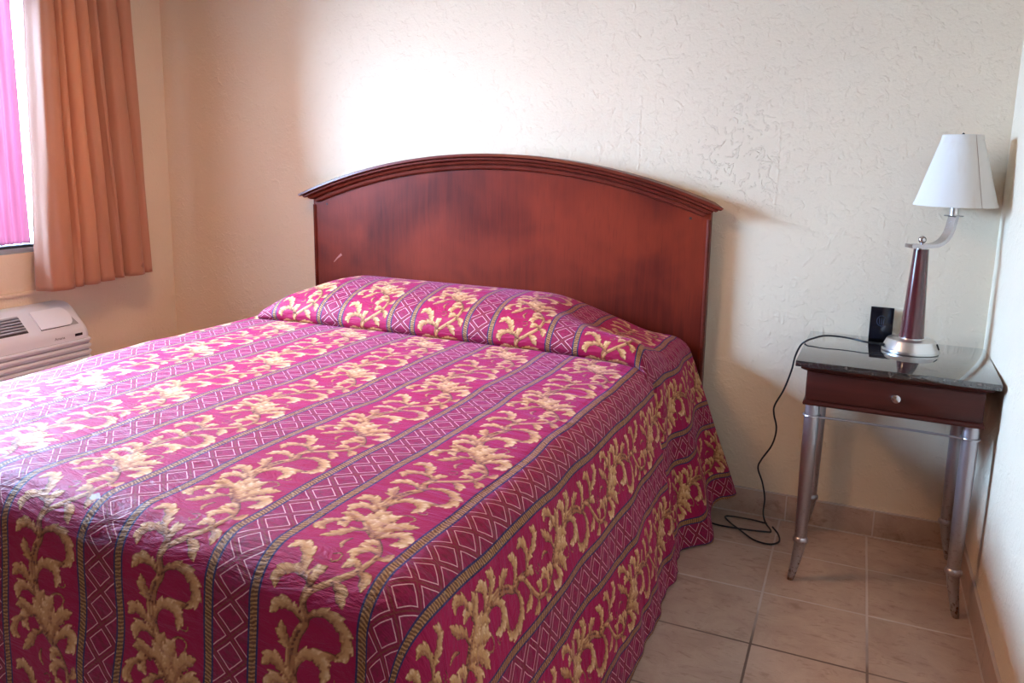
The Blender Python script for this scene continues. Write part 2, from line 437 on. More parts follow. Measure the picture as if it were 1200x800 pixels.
# ------------------------------------------------------------------ bedspread pattern: one repeat of the acanthus scroll
BAND, PER, LEAFW, REP = 0.120, 0.312, 0.192, 0.408
RES = 0.001
NU, NV = int(LEAFW / RES), int(REP / RES)
def motif():
    U, V = np.meshgrid((np.arange(NU) + .5) * .1, (np.arange(NV) + .5) * .1)      # cm
    sdf = np.full(U.shape, -3.0); tone = np.zeros(U.shape)
    H = REP * 100
    def lobe(pts, w_, base=0.5, tip=0.05, peak=0.45, jag=0.0, bright=0.0):
        nonlocal sdf, tone
        w = w_ * 1.15
        P = np.array([list(p) for p in cr([(a, b, 0) for a, b in pts], 9)])[:, :2]
        tt = np.linspace(0, 1, len(P))
        wid = w * (base + (1 - base) * np.minimum(tt / peak, 1)) * np.where(tt > peak, np.sqrt(np.clip(1 - ((tt - peak) / (1 - peak)) ** 1.6, 0, 1)) * (1 - tip) + tip, 1)
        if jag: wid = wid * (1 - jag * np.abs(np.sin(tt * PI * 3.5)))
        tang = np.gradient(P, axis=0); tang /= np.linalg.norm(tang, axis=1)[:, None] + 1e-9
        for sh in (-H, 0, H):
            lo, hi = P[:, 1].min() + sh - w - 1, P[:, 1].max() + sh + w + 1
            r0, r1 = max(0, int(lo * 10)), min(NV, int(hi * 10) + 1)
            if r1 <= r0: continue
            u, v = U[r0:r1], V[r0:r1]
            best = np.full(u.shape, 9.0); cross = np.zeros(u.shape); al = np.zeros(u.shape)
            for k in range(len(P)):
                dx, dy = u - P[k, 0], v - (P[k, 1] + sh)
                d = np.hypot(dx, dy) - wid[k]
                cm = d < best
                best = np.where(cm, d, best)
                cross = np.where(cm, (dx * -tang[k, 1] + dy * tang[k, 0]) / max(wid[k], .05), cross)
                al = np.where(cm, tt[k], al)
            inside = -best
            # each leaf paints over the ones below: rim dark, one flank pale, midrib line
            c = np.clip(cross, -1, 1)
            tn = 0.50 + 0.30 * c * 0.9 + 0.22 * al + bright - 0.40 * np.exp(-(inside / 0.10) ** 2) - 0.16 * np.exp(-((c + .05) / .16) ** 2) * (al > .1)
            tn = tn - 0.25 * np.exp(-(al / .16) ** 2)
            on = inside > 0
            tone[r0:r1] = np.where(on, tn, tone[r0:r1])
            sdf[r0:r1] = np.maximum(sdf[r0:r1], inside)
    def leaf(root, pts, w, feathers, br=0.0):
        """an acanthus blade: barbed lobes on both flanks of a curved spine, wider on the outer flank"""
        nonlocal sdf, tone
        P = np.array([list(p) for p in cr([(a, b, 0) for a, b in [root] + pts], 12)])[:, :2]
        n = len(P); tt = np.linspace(0, 1, n)
        tang = np.gradient(P, axis=0); tang /= np.linalg.norm(tang, axis=1)[:, None] + 1e-9
        turn = np.sum(tang[:-1, 0] * tang[1:, 1] - tang[:-1, 1] * tang[1:, 0])
        outer = -1.0 if turn > 0 else 1.0
        length = np.sum(np.hypot(*np.diff(P, axis=0).T)); nl = max(2, round(length / 2.0))
        W = w * 2.85
        for sh in (-H, 0, H):
            lo, hi = P[:, 1].min() + sh - 3, P[:, 1].max() + sh + 3
            r0, r1 = max(0, int(lo * 10)), min(NV, int(hi * 10) + 1)
            if r1 <= r0: continue
            u, v = U[r0:r1], V[r0:r1]
            best = np.full(u.shape, 99.0); cr_ = np.zeros(u.shape); al = np.zeros(u.shape)
            for k in range(n):
                dx, dy = u - P[k, 0], v - (P[k, 1] + sh)
                d = np.hypot(dx, dy); cm = d < best
                best = np.where(cm, d, best); al = np.where(cm, tt[k] + (dx * tang[k, 0] + dy * tang[k, 1]) / length * .8, al)
                cr_ = np.where(cm, (dx * -tang[k, 1] + dy * tang[k, 0]), cr_)
            al = np.clip(al, 0, 1.0)
            side = np.sign(cr_) * outer
            prof = (0.34 + 0.66 * np.clip(al / .5, 0, 1) ** 1.2) * np.sqrt(np.clip(1 - np.clip((al - .62) / .40, 0, 1) ** 1.7, 0, 1))
            ph = al * nl - .22 * best / max(w, .1) + (side < 0) * .4          # barbs sweep towards the tip
            f = ph - np.floor(ph)
            saw = f ** .8 * np.where(f > .86, np.clip((1 - f) / .14, 0, 1), 1)
            amp = np.where(side > 0, 1.12, 0.62)
            wid = W * prof * amp * (0.60 + 0.50 * saw * np.clip(al / .2, 0, 1))
            inside = wid - best
            rel = np.clip(best / np.maximum(wid, .05), 0, 1)
            tn = 0.50 + br + 0.20 * side * rel + 0.30 * (f - .5) * rel + .16 * al
            tn += 0.10 * np.sin(ph * 2 * PI * 2.0 + rel * 3) * rel
            tn -= 0.34 * np.exp(-(inside / 0.09) ** 2) + 0.20 * np.exp(-(best / .09) ** 2) * (al > .08)
            tn -= 0.30 * np.exp(-(al / .14) ** 2)
            on = inside > 0
            tone[r0:r1] = np.where(on, tn, tone[r0:r1])
            sdf[r0:r1] = np.maximum(sdf[r0:r1], np.minimum(inside, 1.0))
    # main stem (S curve) and its continuation into the next repeat
    lobe([(9.0, -3.5), (8.6, 0), (9.4, 3), (7.8, 6), (7.0, 10), (7.6, 14), (9.6, 18.5), (12.0, 23.5)], 0.85, 0.7, 0.5, 0.5)
    lobe([(12.0, 23), (15.0, 26), (16.6, 29.5), (15.8, 33.5), (12.6, 36.5), (9.6, 38.8), (8.6, 41)], 0.62, 0.6, 0.5, 0.5)
    lobe([(8, 5), (6.5, 8), (6.2, 11), (7, 14)], 0.5, .6, .2)
    # upper right branch with hooked leaf
    leaf((9.2, 3.2), [(11.8, 1.2), (14.6, 1.2), (16.8, 3.2), (17.0, 6.0), (15.4, 7.6)], 0.62, [(.2, -1, 1.6, .42), (.35, -1, 2.0, .5), (.5, -1, 1.9, .5), (.65, -1, 1.5, .45), (.8, -1, 1.2, .35), (.45, 1, 1.3, .4), (.7, 1, 1.2, .4)], .05)
    leaf((15.6, 7.2), [(14.0, 8.0), (13.2, 9.4)], .5, [(.4, 1, 1.1, .35), (.4, -1, 1.1, .35)], .0)
    lobe([(14.0, 8.8), (13.4, 11), (14.4, 12.4), (15.6, 11.8), (15.2, 10.9)], .2, .8, .6)
    # upper left plumes
    leaf((8.8, 3.4), [(6.6, 1.6), (4.2, 1.6), (2.6, 3.4)], .55, [(.3, 1, 1.6, .42), (.5, 1, 1.6, .42), (.7, 1, 1.3, .4), (.5, -1, 1.4, .4), (.75, -1, 1.2, .35)], .08)
    leaf((7.2, 9.0), [(5.4, 7.0), (4.8, 4.6)], .6, [(.4, -1, 1.3, .4), (.65, -1, 1.0, .35), (.5, 1, 1.2, .35)], .0)
    # hooked leaf right of the stem
    leaf((7.6, 13.2), [(8.8, 9.6), (11.2, 8.6), (13.2, 10.0), (12.9, 12.4)], .62, [(.3, -1, 1.2, .4), (.5, -1, 1.7, .48), (.66, -1, 1.8, .5), (.82, -1, 1.4, .42), (.6, 1, 1.1, .35)], .1)
    # left fan
    leaf((7.2, 15.2), [(5.2, 12.6), (2.8, 11.4), (1.3, 12.8)], .62, [(.35, 1, 1.4, .4), (.6, 1, 1.2, .4), (.45, -1, 1.5, .45), (.75, -1, 1.3, .42)], .03)
    leaf((7.6, 16.0), [(5.0, 14.6), (3.0, 15.2), (2.6, 17.2)], .6, [(.5, 1, 1.0, .35), (.6, -1, 1.3, .42)], .08)
    # little curl
    lobe([(10.4, 17.8), (11.6, 15.0), (13.8, 13.9), (15.2, 14.8), (14.6, 16.0)], .26, .8, .5)
    # big upright fan
    leaf((11.9, 24.0), [(9.4, 20.5), (8.8, 17.0), (9.8, 14.6)], .72, [(.5, -1, 1.5, .45), (.75, -1, 1.2, .4)], .0)
    leaf((12.2, 24.0), [(11.0, 20.0), (11.4, 16.8), (12.2, 15.2)], .78, [(.55, 1, 1.2, .42), (.75, -1, 1.0, .35)], .1)
    leaf((12.6, 24.2), [(13.0, 21.0), (14.6, 18.6), (17.0, 17.2)], .78, [(.4, 1, 1.3, .45), (.6, 1, 1.2, .42), (.6, -1, 1.2, .4)], .02)
    leaf((12.8, 25.0), [(14.6, 22.2), (17.0, 21.2), (17.6, 23.2), (16.4, 24.6)], .68, [(.4, 1, 1.1, .4), (.6, -1, 1.1, .4)], .1)
    # lower left leaves
    leaf((11.4, 23.6), [(8.6, 19.8), (5.6, 19.2), (4.8, 21.4), (5.8, 22.8)], .66, [(.35, -1, 1.3, .42), (.55, -1, 1.5, .45), (.5, 1, 1.1, .36)], .08)
    leaf((6.6, 20.4), [(4.4, 18.6), (2.4, 19.0)], .55, [(.5, 1, 1.2, .36), (.7, -1, 1.4, .4)], .0)
    leaf((4.6, 21.2), [(2.6, 22.0), (1.4, 24.4), (3.0, 25.2)], .5, [(.5, -1, 1.1, .36), (.7, 1, 1.1, .36)], .02)
    leaf((9.8, 22.6), [(7.6, 23.6), (6.4, 25.6), (4.2, 27.6)], .55, [(.4, 1, 1.2, .38), (.6, -1, 1.3, .4), (.75, 1, 1.1, .34)], -.02)
    # leaves on the return stem
    leaf((15.2, 26.2), [(13.4, 25.8), (12.2, 27.6)], .5, [(.6, 1, 1.0, .34)], .05)
    leaf((16.4, 28.8), [(14.4, 28.0), (12.8, 29.4), (13.2, 31.0)], .55, [(.5, 1, 1.0, .36), (.6, -1, 1.1, .36)], .05)
    leaf((16.6, 30), [(18.0, 29.0), (18.4, 27.4)], .45, [(.5, -1, .9, .3)], 0)
    leaf((16.0, 33.0), [(14.2, 32.4), (13.0, 33.6)], .5, [(.6, 1, .9, .32)], .05)
    leaf((15.8, 33.6), [(17.4, 34.4), (18.0, 36.4)], .5, [(.5, 1, 1.0, .34), (.5, -1, 1.0, .34)], 0)
    leaf((12.8, 36.6), [(14.4, 37.6), (15.8, 39.8)], .55, [(.4, 1, 1.1, .36), (.6, -1, 1.1, .36)], .04)
    lobe([(9.4, 26.0), (8.8, 28.0), (9.8, 29.8)], .42, .5, .05)
    lobe([(9.6, 31.6), (10.8, 31.0), (11.4, 32.4), (10.4, 33.2), (9.8, 32.6)], .2, .9, .6)
    leaf((9.8, 38.6), [(6.6, 36.0), (5.2, 33.0), (3.0, 31.4), (1.6, 32.8)], .6, [(.3, 1, 1.2, .38), (.5, 1, 1.4, .42), (.7, 1, 1.1, .38), (.5, -1, 1.2, .38), (.75, -1, 1.2, .38)], .06)
    leaf((7.6, 37.2), [(4.8, 36.4), (2.6, 37.8), (2.8, 39.6)], .55, [(.4, -1, 1.2, .38), (.65, -1, 1.1, .36), (.6, 1, 1.0, .34)], 0)
    leaf((9.4, 38.0), [(9.4, 35.8), (10.4, 34.6)], .5, [(.5, 1, .9, .32), (.5, -1, .9, .32)], .1)
    return sdf, np.clip(tone, 0, 1)
SDF, TONE = motif()
def sample(img, u, v):
    """bilinear, periodic in v; u,v in metres inside the leaf stripe"""
    x = np.clip(u / RES - .5, 0, NU - 1.001); y = (v / RES - .5) % NV
    x0 = x.astype(int); y0 = y.astype(int) % NV; y1 = (y0 + 1) % NV; fx = x - x0; fy = y - np.floor(y)
    return (img[y0, x0] * (1 - fx) + img[y0, x0 + 1] * fx) * (1 - fy) + (img[y1, x0] * (1 - fx) + img[y1, x0 + 1] * fx) * fy

def spread_mat():
    m, b = mat('crimson_damask', (0.5, 0.01, 0.05), 0.62)
    b.inputs['Sheen Weight'].default_value = 0.12; b.inputs['Sheen Roughness'].default_value = 0.35
    b.inputs['Sheen Tint'].default_value = (1.0, 0.35, 0.95, 1)
    b.inputs['Specular IOR Level'].default_value = 0.28
    def at(n):
        a = E.nt.nodes.new('ShaderNodeAttribute'); a.attribute_name = n; return E(a.outputs['Fac'])
    ps, pt, lf, tn = at('ps'), at('pt'), at('leaf'), at('tone')
    p = geo_pos()
    cmb = E.nt.nodes.new('ShaderNodeCombineXYZ'); E.nt.links.new(ps.v, cmb.inputs[0]); E.nt.links.new(pt.v, cmb.inputs[1]); pv = cmb.outputs[0]
    q = ((ps / PER).fract()) * PER                       # 0..BAND is the lattice band
    inband = q.lt(BAND)
    wob = (noise(pv, 26, 2) - 0.5) * 0.006
    e = (q - BAND / 2).abs()                               # 0 mid band .. .06 at its edge
    rail = e.gt(0.0375)
    rc = (e - 0.0488).abs()                                # 0 mid rail
    navy = (rc + wob * 0.2).gt(0.0072)
    rib = (E.op('ADD', pt, e * 0.35) * (2 * PI / 0.0075) + noise(pv, 75, 3) * 9.0).sin()
    gold = mix(rib.step(-0.5, 0.9), (0.16, 0.060, 0.020), (0.44, 0.22, 0.088))
    gold = mix(noise(pv, 170, 2).step(0.6, 0.75) * 0.55, gold, (0.68, 0.52, 0.34))
    railc = mix(navy, gold, (0.030, 0.022, 0.10))
    # lattice of outlined lozenges
    xx = (q - BAND / 2 + wob) / 0.075; yy = pt / 0.068
    fa = (xx + yy + 0.5).fract(); fb = (xx - yy + 0.5).fract()
    dm = (0.5 - (fa - 0.5).abs()).min(0.5 - (fb - 0.5).abs())
    line = 1.0 - ((dm - 0.135).abs() + (noise(pv, 120, 2) - 0.5) * 0.012).step(0.012, 0.026)
    mott = noise(pv, 85, 3)
    inner = mix(mott.step(0.42, 0.66) * 0.55, (0.30, 0.005, 0.060), (0.14, 0.013, 0.030))
    inner = mix((dm.lt(0.115)) * 0.5, inner, (0.24, 0.004, 0.035))
    cross = (1.0 - dm.step(0.02, 0.045)) * (1.0 - (mott - 0.5).abs().step(0.0, 0.3)) * 0.6
    inner = mix(cross, inner, (0.20, 0.06, 0.03))
    lat = mix(line * 0.88, inner, (0.80, 0.46, 0.48))
    bandc = mix(rail, lat, railc)
    # ground + leaves
    ground = mix(noise(pv, 5, 3), (0.39, 0.0015, 0.066), (0.32, 0.0015, 0.054))
    t2 = tn + (noise(pv, 95, 3) - 0.5) * 0.22
    lc = mix(t2.step(0.14, 0.48), (0.12, 0.030, 0.014), (0.38, 0.150, 0.058))
    lc = mix(t2.step(0.48, 0.70), lc, (0.60, 0.315, 0.130))
    lc = mix(t2.step(0.70, 0.95), lc, (0.82, 0.56, 0.33))
    leaves = mix((lf + (noise(pv, 130, 2) - 0.5) * 0.05).step(-0.012, 0.018), ground, lc)
    col = mix(inband, leaves, bandc)
    # small worn spots near the foot
    def spot(a, c, r):
        d = E.op('SQRT', (ps - a) * (ps - a) + (pt - c) * (pt - c))
        return 1.0 - (d + (noise(pv, 70, 3) - 0.5) * 0.03).step(r * 0.7, r)
    col = mix(spot(SPOT[0], SPOT[1], 0.011) * 0.85, col, (0.50, 0.52, 0.62))
    setin(b, 'Base Color', col)
    weave = noise(pv, 900, 2)
    wr = noise(scaled(pv, (3.2, 11.0, 1)), 2.2, 5, 0.62, 0.9)
    wr2 = noise(scaled(pv, (10, 34, 1)), 1.6, 4, 0.6, 0.6)
    puck = lf.step(-0.25, 0.25)
    bump(b, wr * 1.3 + wr2 * 0.42 + puck * 0.04 + weave * 0.03, 0.75, 0.012)
    return m
# ------------------------------------------------------------------ bedspread surface
ZT, SR, SL, YFOOT, YCR = 0.700, -0.775, -2.345, -2.045, -0.585
DROP = 0.755
R_ = 0.085
def drop(d, flare):
    """arclength d past the ridge -> outward, downward"""
    th = PI / 2 - flare; a = np.clip(d / R_, 0, th)
    o = R_ * np.sin(a); z = R_ * (1 - np.cos(a)); ex = np.maximum(d - R_ * th, 0)
    return o + ex * math.sin(flare), z + ex * math.cos(flare)
bol = [(-0.585, .700), (-0.572, .694), (-0.580, .688), (-0.600, .700), (-0.612, .722), (-0.605, .752), (-0.575, .786), (-0.52, .815), (-0.44, .836), (-0.35, .845), (-0.26, .842), (-0.18, .828), (-0.13, .80), (-0.095, .755), (-0.085, .70)]
BP = np.array([list(p) for p in cr([(a, b, 0) for a, b in bol], 8)])[:, :2]
BL = np.concatenate([[0], np.cumsum(np.hypot(*np.diff(BP, axis=0).T))]); LB = BL[-1]
TCR = YCR - YFOOT
NZ = [(RNG.uniform(-1, 1, 2), RNG.uniform(0, 6.28)) for _ in range(22)]
def wav(x, y, f, k0, k1):
    z = 0
    for (d, ph) in NZ[k0:k1]:
        z = z + np.sin((x * d[0] * 0.55 + y * (d[1] + .35 * np.sign(d[1]))) * f + ph)
    return z / max(1, (k1 - k0)) ** .5
def sst(a, b, x):
    t = np.clip((x - a) / (b - a), 0, 1); return t * t * (3 - 2 * t)
def surface(S, Tt):
    dR = np.maximum(S - SR, 0); dL = np.maximum(SL - S, 0); dF = np.maximum(-Tt, 0)
    d = np.hypot(dR + dL, dF)
    frac = np.clip(np.divide(dF, np.maximum(d, 1e-9)), 0, 1)
    ang = 0.19 * (1 - frac) + 0.06 * frac
    th = PI / 2 - ang; a = np.minimum(d / R_, th)
    o = R_ * np.sin(a); z = R_ * (1 - np.cos(a)); ex = np.maximum(d - R_ * th, 0)
    o = o + ex * np.sin(ang); zz = z + ex * np.cos(ang)
    ux = np.divide(dR - dL, np.maximum(d, 1e-9)); uy = -np.divide(dF, np.maximum(d, 1e-9))
    X = np.clip(S, SL, SR) + ux * o
    Y = YFOOT + np.maximum(Tt, 0) + uy * o
    # crown of the mattress and slack waves
    inx = np.clip((S - SL) / (SR - SL), 0, 1)
    Z = ZT - zz - 0.016 * (1 - np.sin(PI * inx) ** .5) * (d < 1e9) + 0.004
    w = wav(S, Tt, 9, 0, 8) * .0030 + wav(S, Tt, 26, 8, 16) * .0012
    topm = 1 - sst(0, .12, d)
    Z = Z + w * topm
    sidew = (wav(S * 2, Tt, 8, 3, 12) * .007 + wav(S, Tt * 1.0, 21, 8, 14) * .0040 + wav(S, Tt, 46, 12, 20) * .0022 * sst(.25, .6, d)) * sst(.06, .5, d)
    X = X + sidew * ux; Y = Y + sidew * uy
    # head end: the cloth runs over the pillows
    tb = np.clip(Tt - TCR, 0, LB)
    py = np.interp(tb, BL, BP[:, 0]); pz = np.interp(tb, BL, BP[:, 1]) - ZT
    fr = tb / LB
    amp = sst(-2.47, -2.02, S) * (1 - sst(-1.22, -0.70, S) * .98)
    ampf = sst(-2.40, -2.15, S) * (1 - sst(-0.79, -0.60, S) * .97)
    kf = sst(.12, .52, fr); amp = np.clip(ampf * (1 - kf) + amp * kf, 0, 1)
    ly = YCR + (-0.078 - YCR) * fr                       # straight run along the side
    m = sst(.05, .45, np.clip(amp, 0, 1))
    yb = ly * (1 - m) + py * m
    on = Tt > TCR
    Y = np.where(on, yb, Y)
    low = 0.045 * sst(-.05, .2, S - SR) * sst(.05, .35, fr)
    Z = np.where(on, Z + pz * amp, Z)
    # side cloth by the pillows: swings outwards with folds
    k = np.clip(dR / DROP, 0, 1)
    flare = sst(.30, .85, fr) * .085 * k ** .8
    fold = np.sin((fr * 2.1 + .18 * k) * 2 * PI) * .030 * k * sst(0, .15, fr)
    valley = -np.exp(-((fr - .10) / .09) ** 2) * .035 * sst(.02, .3, k)
    X = np.where(on, X + (flare + fold + valley) * (dR > 0), X)
    Z = np.where(on, Z + .105 * k * sst(.45, .85, fr), Z)
    # crease sink line where the spread is tucked under the pillows
    Z = Z - np.exp(-((Tt - TCR) / .012) ** 2) * .012 * (dR + dL < .02)
    return X, Y, Z
SKEW = lambda S, Tt: S + .035 * (1 - np.clip(Tt / TCR, -0.3, 1))
PS0 = -0.755
def build_spread():
    s = np.concatenate([np.arange(SL - DROP, SL - .05, .014), np.arange(SL - .05, SR + DROP + .004, .0040)])
    t = np.concatenate([np.arange(-DROP, TCR - .02, .0042), np.arange(TCR - .02, TCR + LB, .0036)])
    S, Tt = np.meshgrid(s, t)
    d = np.hypot(np.maximum(S - SR, 0) + np.maximum(SL - S, 0), np.maximum(-Tt, 0))
    ok = d <= DROP
    X, Y, Z = surface(S, Tt)
    Z = np.maximum(Z, .006)
    n, m_ = S.shape
    idx = np.arange(n * m_).reshape(n, m_)
    quad = np.stack([idx[:-1, :-1], idx[:-1, 1:], idx[1:, 1:], idx[1:, :-1]], -1)
    keep = ok[:-1, :-1] & ok[:-1, 1:] & ok[1:, 1:] & ok[1:, :-1]
    quad = quad[keep]
    used = np.unique(quad); remap = np.full(n * m_, -1); remap[used] = np.arange(len(used)); quad = remap[quad]
    co = np.stack([X.ravel()[used], Y.ravel()[used], Z.ravel()[used]], -1)
    me = D.meshes.new('bedspread')
    me.vertices.add(len(co)); me.vertices.foreach_set('co', co.ravel().astype(np.float32))
    me.loops.add(quad.size); me.loops.foreach_set('vertex_index', quad.ravel().astype(np.int32))
    me.polygons.add(len(quad)); me.polygons.foreach_set('loop_start', (np.arange(len(quad)) * 4).astype(np.int32))
    me.update(calc_edges=True); me.validate()
    me.shade_smooth()
    ps = SKEW(S, Tt) - PS0 + 20 * PER + wav(S * .5, Tt, 30, 2, 9) * .0022; pt = TCR - Tt
    ps = ps.ravel()[used]; pt = pt.ravel()[used]
    q = ps % PER; u = q - BAND
    lf = sample(SDF, np.clip(u, 0, LEAFW), pt + 5 * REP + .06); tn = sample(TONE, np.clip(u, 0, LEAFW), pt + 5 * REP + .06)
    for nm, arr in (('ps', ps), ('pt', pt), ('leaf', lf), ('tone', tn)):
        a = me.attributes.new(nm, 'FLOAT', 'POINT'); a.data.foreach_set('value', arr.astype(np.float32))
    return me
SPOT = (-1.42 - PS0 + 20 * PER + .03, TCR + .035)
me = build_spread(); me.materials.append(spread_mat())
sp = D.objects.new('bedspread', me); COL.objects.link(sp)
tag(sp, 'crimson and gold striped bedspread with acanthus scrolls draped over the bed', 'bedspread')

# the bed under it
bed = thing('bed', 'large bed hidden under the crimson bedspread, in front of the headboard', 'bed', (-1.56, -1.06, 0))
m_matt, _ = mat('white_ticking', (0.75, 0.73, 0.70), 0.8)
m_boxs, _ = mat('grey_box_cloth', (0.30, 0.29, 0.28), 0.8)
bm = bmesh.new(); box(bm, -0.70, 0.70, -0.90, 0.92, 0.36, 0.655, 0.05, 3); link_mesh('mattress', bm, m_matt, bed)
bm = bmesh.new(); box(bm, -0.69, 0.69, -0.89, 0.92, 0.12, 0.36, 0.015); link_mesh('box_spring', bm, m_boxs, bed)
for sx in (-.62, .62):
    for sy in (-.80, .82):
        bm = bmesh.new(); lathe(bm, [(0, 0), (.022, 0), (.028, .12), (0, .12)], (sx, sy), 20); link_mesh('leg', bm, m_panel, bed)

# ------------------------------------------------------------------ headboard
hb = thing('headboard', 'arched cherry wood headboard with stepped moulding on the back wall', 'headboard', (-1.5205, 0, 0))
hb.rotation_euler = (0, -0.0105, 0)
HX = 0.899; YP = -0.048
CH, SA = 0.9525, 0.190            # half chord of the moulding's top edge, rise
RA = (CH * CH + SA * SA) / (2 * SA); ZA = 1.361 - RA
def arc_z(x, off=0.0): return ZA + math.sqrt((RA - off) ** 2 - x * x)
bm = bmesh.new(); N = 60
front = []; back = []
xs = [-HX + 2 * HX * i / N for i in range(N + 1)]
for x in xs:
    zt = arc_z(x, 0.03)
    front.append((bm.verts.new((x, YP, 0.22)), bm.verts.new((x, YP, zt)))); back.append((bm.verts.new((x, -0.012, 0.22)), bm.verts.new((x, -0.012, zt))))
for i in range(N):
    bm.faces.new((front[i][0], front[i + 1][0], front[i + 1][1], front[i][1])); bm.faces.new((back[i + 1][0], back[i][0], back[i][1], back[i + 1][1]))
    bm.faces.new((front[i][1], front[i + 1][1], back[i + 1][1], back[i][1])); bm.faces.new((front[i][0], back[i][0], back[i + 1][0], front[i + 1][0]))
bm.faces.new((front[0][0], front[0][1], back[0][1], back[0][0])); bm.faces.new((front[N][0], back[N][0], back[N][1], front[N][1]))
bmesh.ops.recalc_face_normals(bm, faces=bm.faces)
link_mesh('panel', bm, m_head, hb)
# stepped crown swept along the arc: (outward offset from the top edge inwards, y)
prof = [(0.0, -0.004), (0.001, -0.092), (-0.001, -0.097), (-0.009, -0.099), (-0.012, -0.096), (-0.0125, -0.086), (-0.0145, -0.085), (-0.016, -0.089), (-0.022, -0.0885), (-0.0245, -0.085), (-0.025, -0.074), (-0.027, -0.073), (-0.030, -0.077), (-0.039, -0.072), (-0.042, -0.066), (-0.0425, -0.060), (-0.045, -0.0595), (-0.047, -0.0635), (-0.057, -0.062), (-0.062, -0.057), (-0.064, -0.048), (-0.064, -0.004)]
TH = math.asin(CH / RA)
bm = bmesh.new(); rings = []
N = 72
for i in range(N + 1):
    u = -1 + 2 * i / N
    ring = []
    for k, (o, y) in enumerate(prof):
        # mitred returns: lower steps end nearer the panel edge
        ext = TH - (abs(o) * 0.72) / RA - (0.098 + y) * 0.55 / RA
        a = u * max(ext, 0.0)
        ring.append(bm.verts.new(((RA + o) * math.sin(a), y, ZA + (RA + o) * math.cos(a))))
    rings.append(ring)
for A, B in zip(rings, rings[1:]):
    for i in range(len(prof)):
        j = (i + 1) % len(prof); bm.faces.new((A[i], A[j], B[j], B[i]))
bm.faces.new(rings[0]); bm.faces.new(rings[-1][::-1])
bmesh.ops.recalc_face_normals(bm, faces=bm.faces)
link_mesh('crown_moulding', bm, m_mould, hb, angle=22)
for s in (-1, 1):
    x = s * (HX - 0.006)
    bm = bmesh.new(); tube(bm, [Vector((x, YP - 0.001, z)) for z in np.linspace(0.23, arc_z(HX, .062), 12)], 0.0075, 10)
    link_mesh('edge_bead', bm, m_mould, hb)
    bm = bmesh.new(); b2 = bmesh.new(); lathe(b2, [(0, 0), (.0055, 0), (.0045, .0015), (0, .0015)], (0, 0), 14)
    merge(bm, b2, Matrix.Translation((s * 0.825, YP, arc_z(.825, .085))) @ Matrix.Rotation(PI / 2, 4, 'X'))
    link_mesh('screw_plug', bm, m_screw, hb)
bm = bmesh.new()
tube(bm, [Vector((-0.795, YP - .0002, 0.865)), Vector((-0.775, YP - .0004, 0.885)), Vector((-0.752, YP - .0002, 0.903))], lambda t: .0014 + .0042 * t, 8)
bmesh.ops.scale(bm, vec=(1, 0.1, 1), space=Matrix.Translation((0, -YP, 0)), verts=bm.verts)
link_mesh('scuff_mark', bm, m_scr, hb)

# ------------------------------------------------------------------ nightstand
ns = thing('nightstand', 'small nightstand with black granite top, one cherry drawer and silver turned legs', 'nightstand', (0.014, -0.266, 0), -0.031)
TW, TD = 0.277, 0.247
ZTOP = 0.749
bm = bmesh.new(); box(bm, -TW, TW, -TD, TD, ZTOP - 0.019, ZTOP, 0.0022); link_mesh('granite_top', bm, m_gran, ns)
bm = bmesh.new(); AX, AY = 0.243, 0.215
# cove under the top
rings = []
for (o, z) in ((0.018, ZTOP - 0.019), (0.018, ZTOP - 0.026), (0.010, ZTOP - 0.031), (0.004, ZTOP - 0.034), (0, ZTOP - 0.036), (0, 0.620), (0.004, 0.616), (0.006, 0.610), (0.004, 0.604), (-0.02, 0.602)):
    rings.append([bm.verts.new((sx * (AX + o), sy * (AY + o), z)) for sx, sy in ((-1, -1), (1, -1), (1, 1), (-1, 1))])
for A, B in zip(rings, rings[1:]):
    for i in range(4): bm.faces.new((A[i], A[(i + 1) % 4], B[(i + 1) % 4], B[i]))
bm.faces.new(rings[0]); bm.faces.new(rings[-1][::-1]); bmesh.ops.recalc_face_normals(bm, faces=bm.faces)
link_mesh('apron', bm, m_apron, ns, angle=25)
bm = bmesh.new(); box(bm, -AX + 0.003, AX - 0.003, -AY - 0.007, -AY + 0.001, 0.6235, 0.7095, 0.0018)
dr = link_mesh('drawer', bm, m_apron, ns)
bm = bmesh.new(); b2 = bmesh.new(); lathe(b2, [(0, 0.022), (.006, .0215), (.0125, .018), (.0145, .013), (.0125, .009), (.006, .006), (.005, 0)], (0, 0), 28)
merge(bm, b2, Matrix.Translation((0.012, -AY - 0.006, 0.665)) @ Matrix.Rotation(PI / 2, 4, 'X'))
link_mesh('knob', bm, m_chrome, dr)
def leg(lx, ly, ox, oy):
    bm = bmesh.new(); seg = 32
    prof = [(0, .603), (.0215, .603), (.0222, .59), (.0228, .54), (.0222, .40), (.0205, .27), (.0188, .153), (.0205, .151), (.0240, .146), (.0252, .141), (.0240, .136), (.0200, .132), (.0185, .128), (.0165, .09), (.0135, .045), (.0115, .012), (.0100, .001), (0, 0)]
    def ax(z):
        k = max(0.0, (0.132 - z) / 0.132); k = k ** 1.25
        return (lx + ox * k, ly + oy * k)
    lathe(bm, prof[::-1], seg=seg, axis_fn=ax)
    return link_mesh('leg', bm, m_leg, ns)
LX, LY = 0.2195, 0.188
leg(-LX, -LY - .005, -.020, -.012); leg(LX, -LY - .005, .020, -.012); leg(-LX, LY, -.020, .008); leg(LX, LY, .020, .008)
bm = bmesh.new()
tube(bm, [Vector(p) for p in ((-LX, -LY - .024, .566), (-LX + .1, -LY - .014, .566), (LX - .1, -LY - .014, .566), (LX, -LY - .024, .566))], .0036, 8)
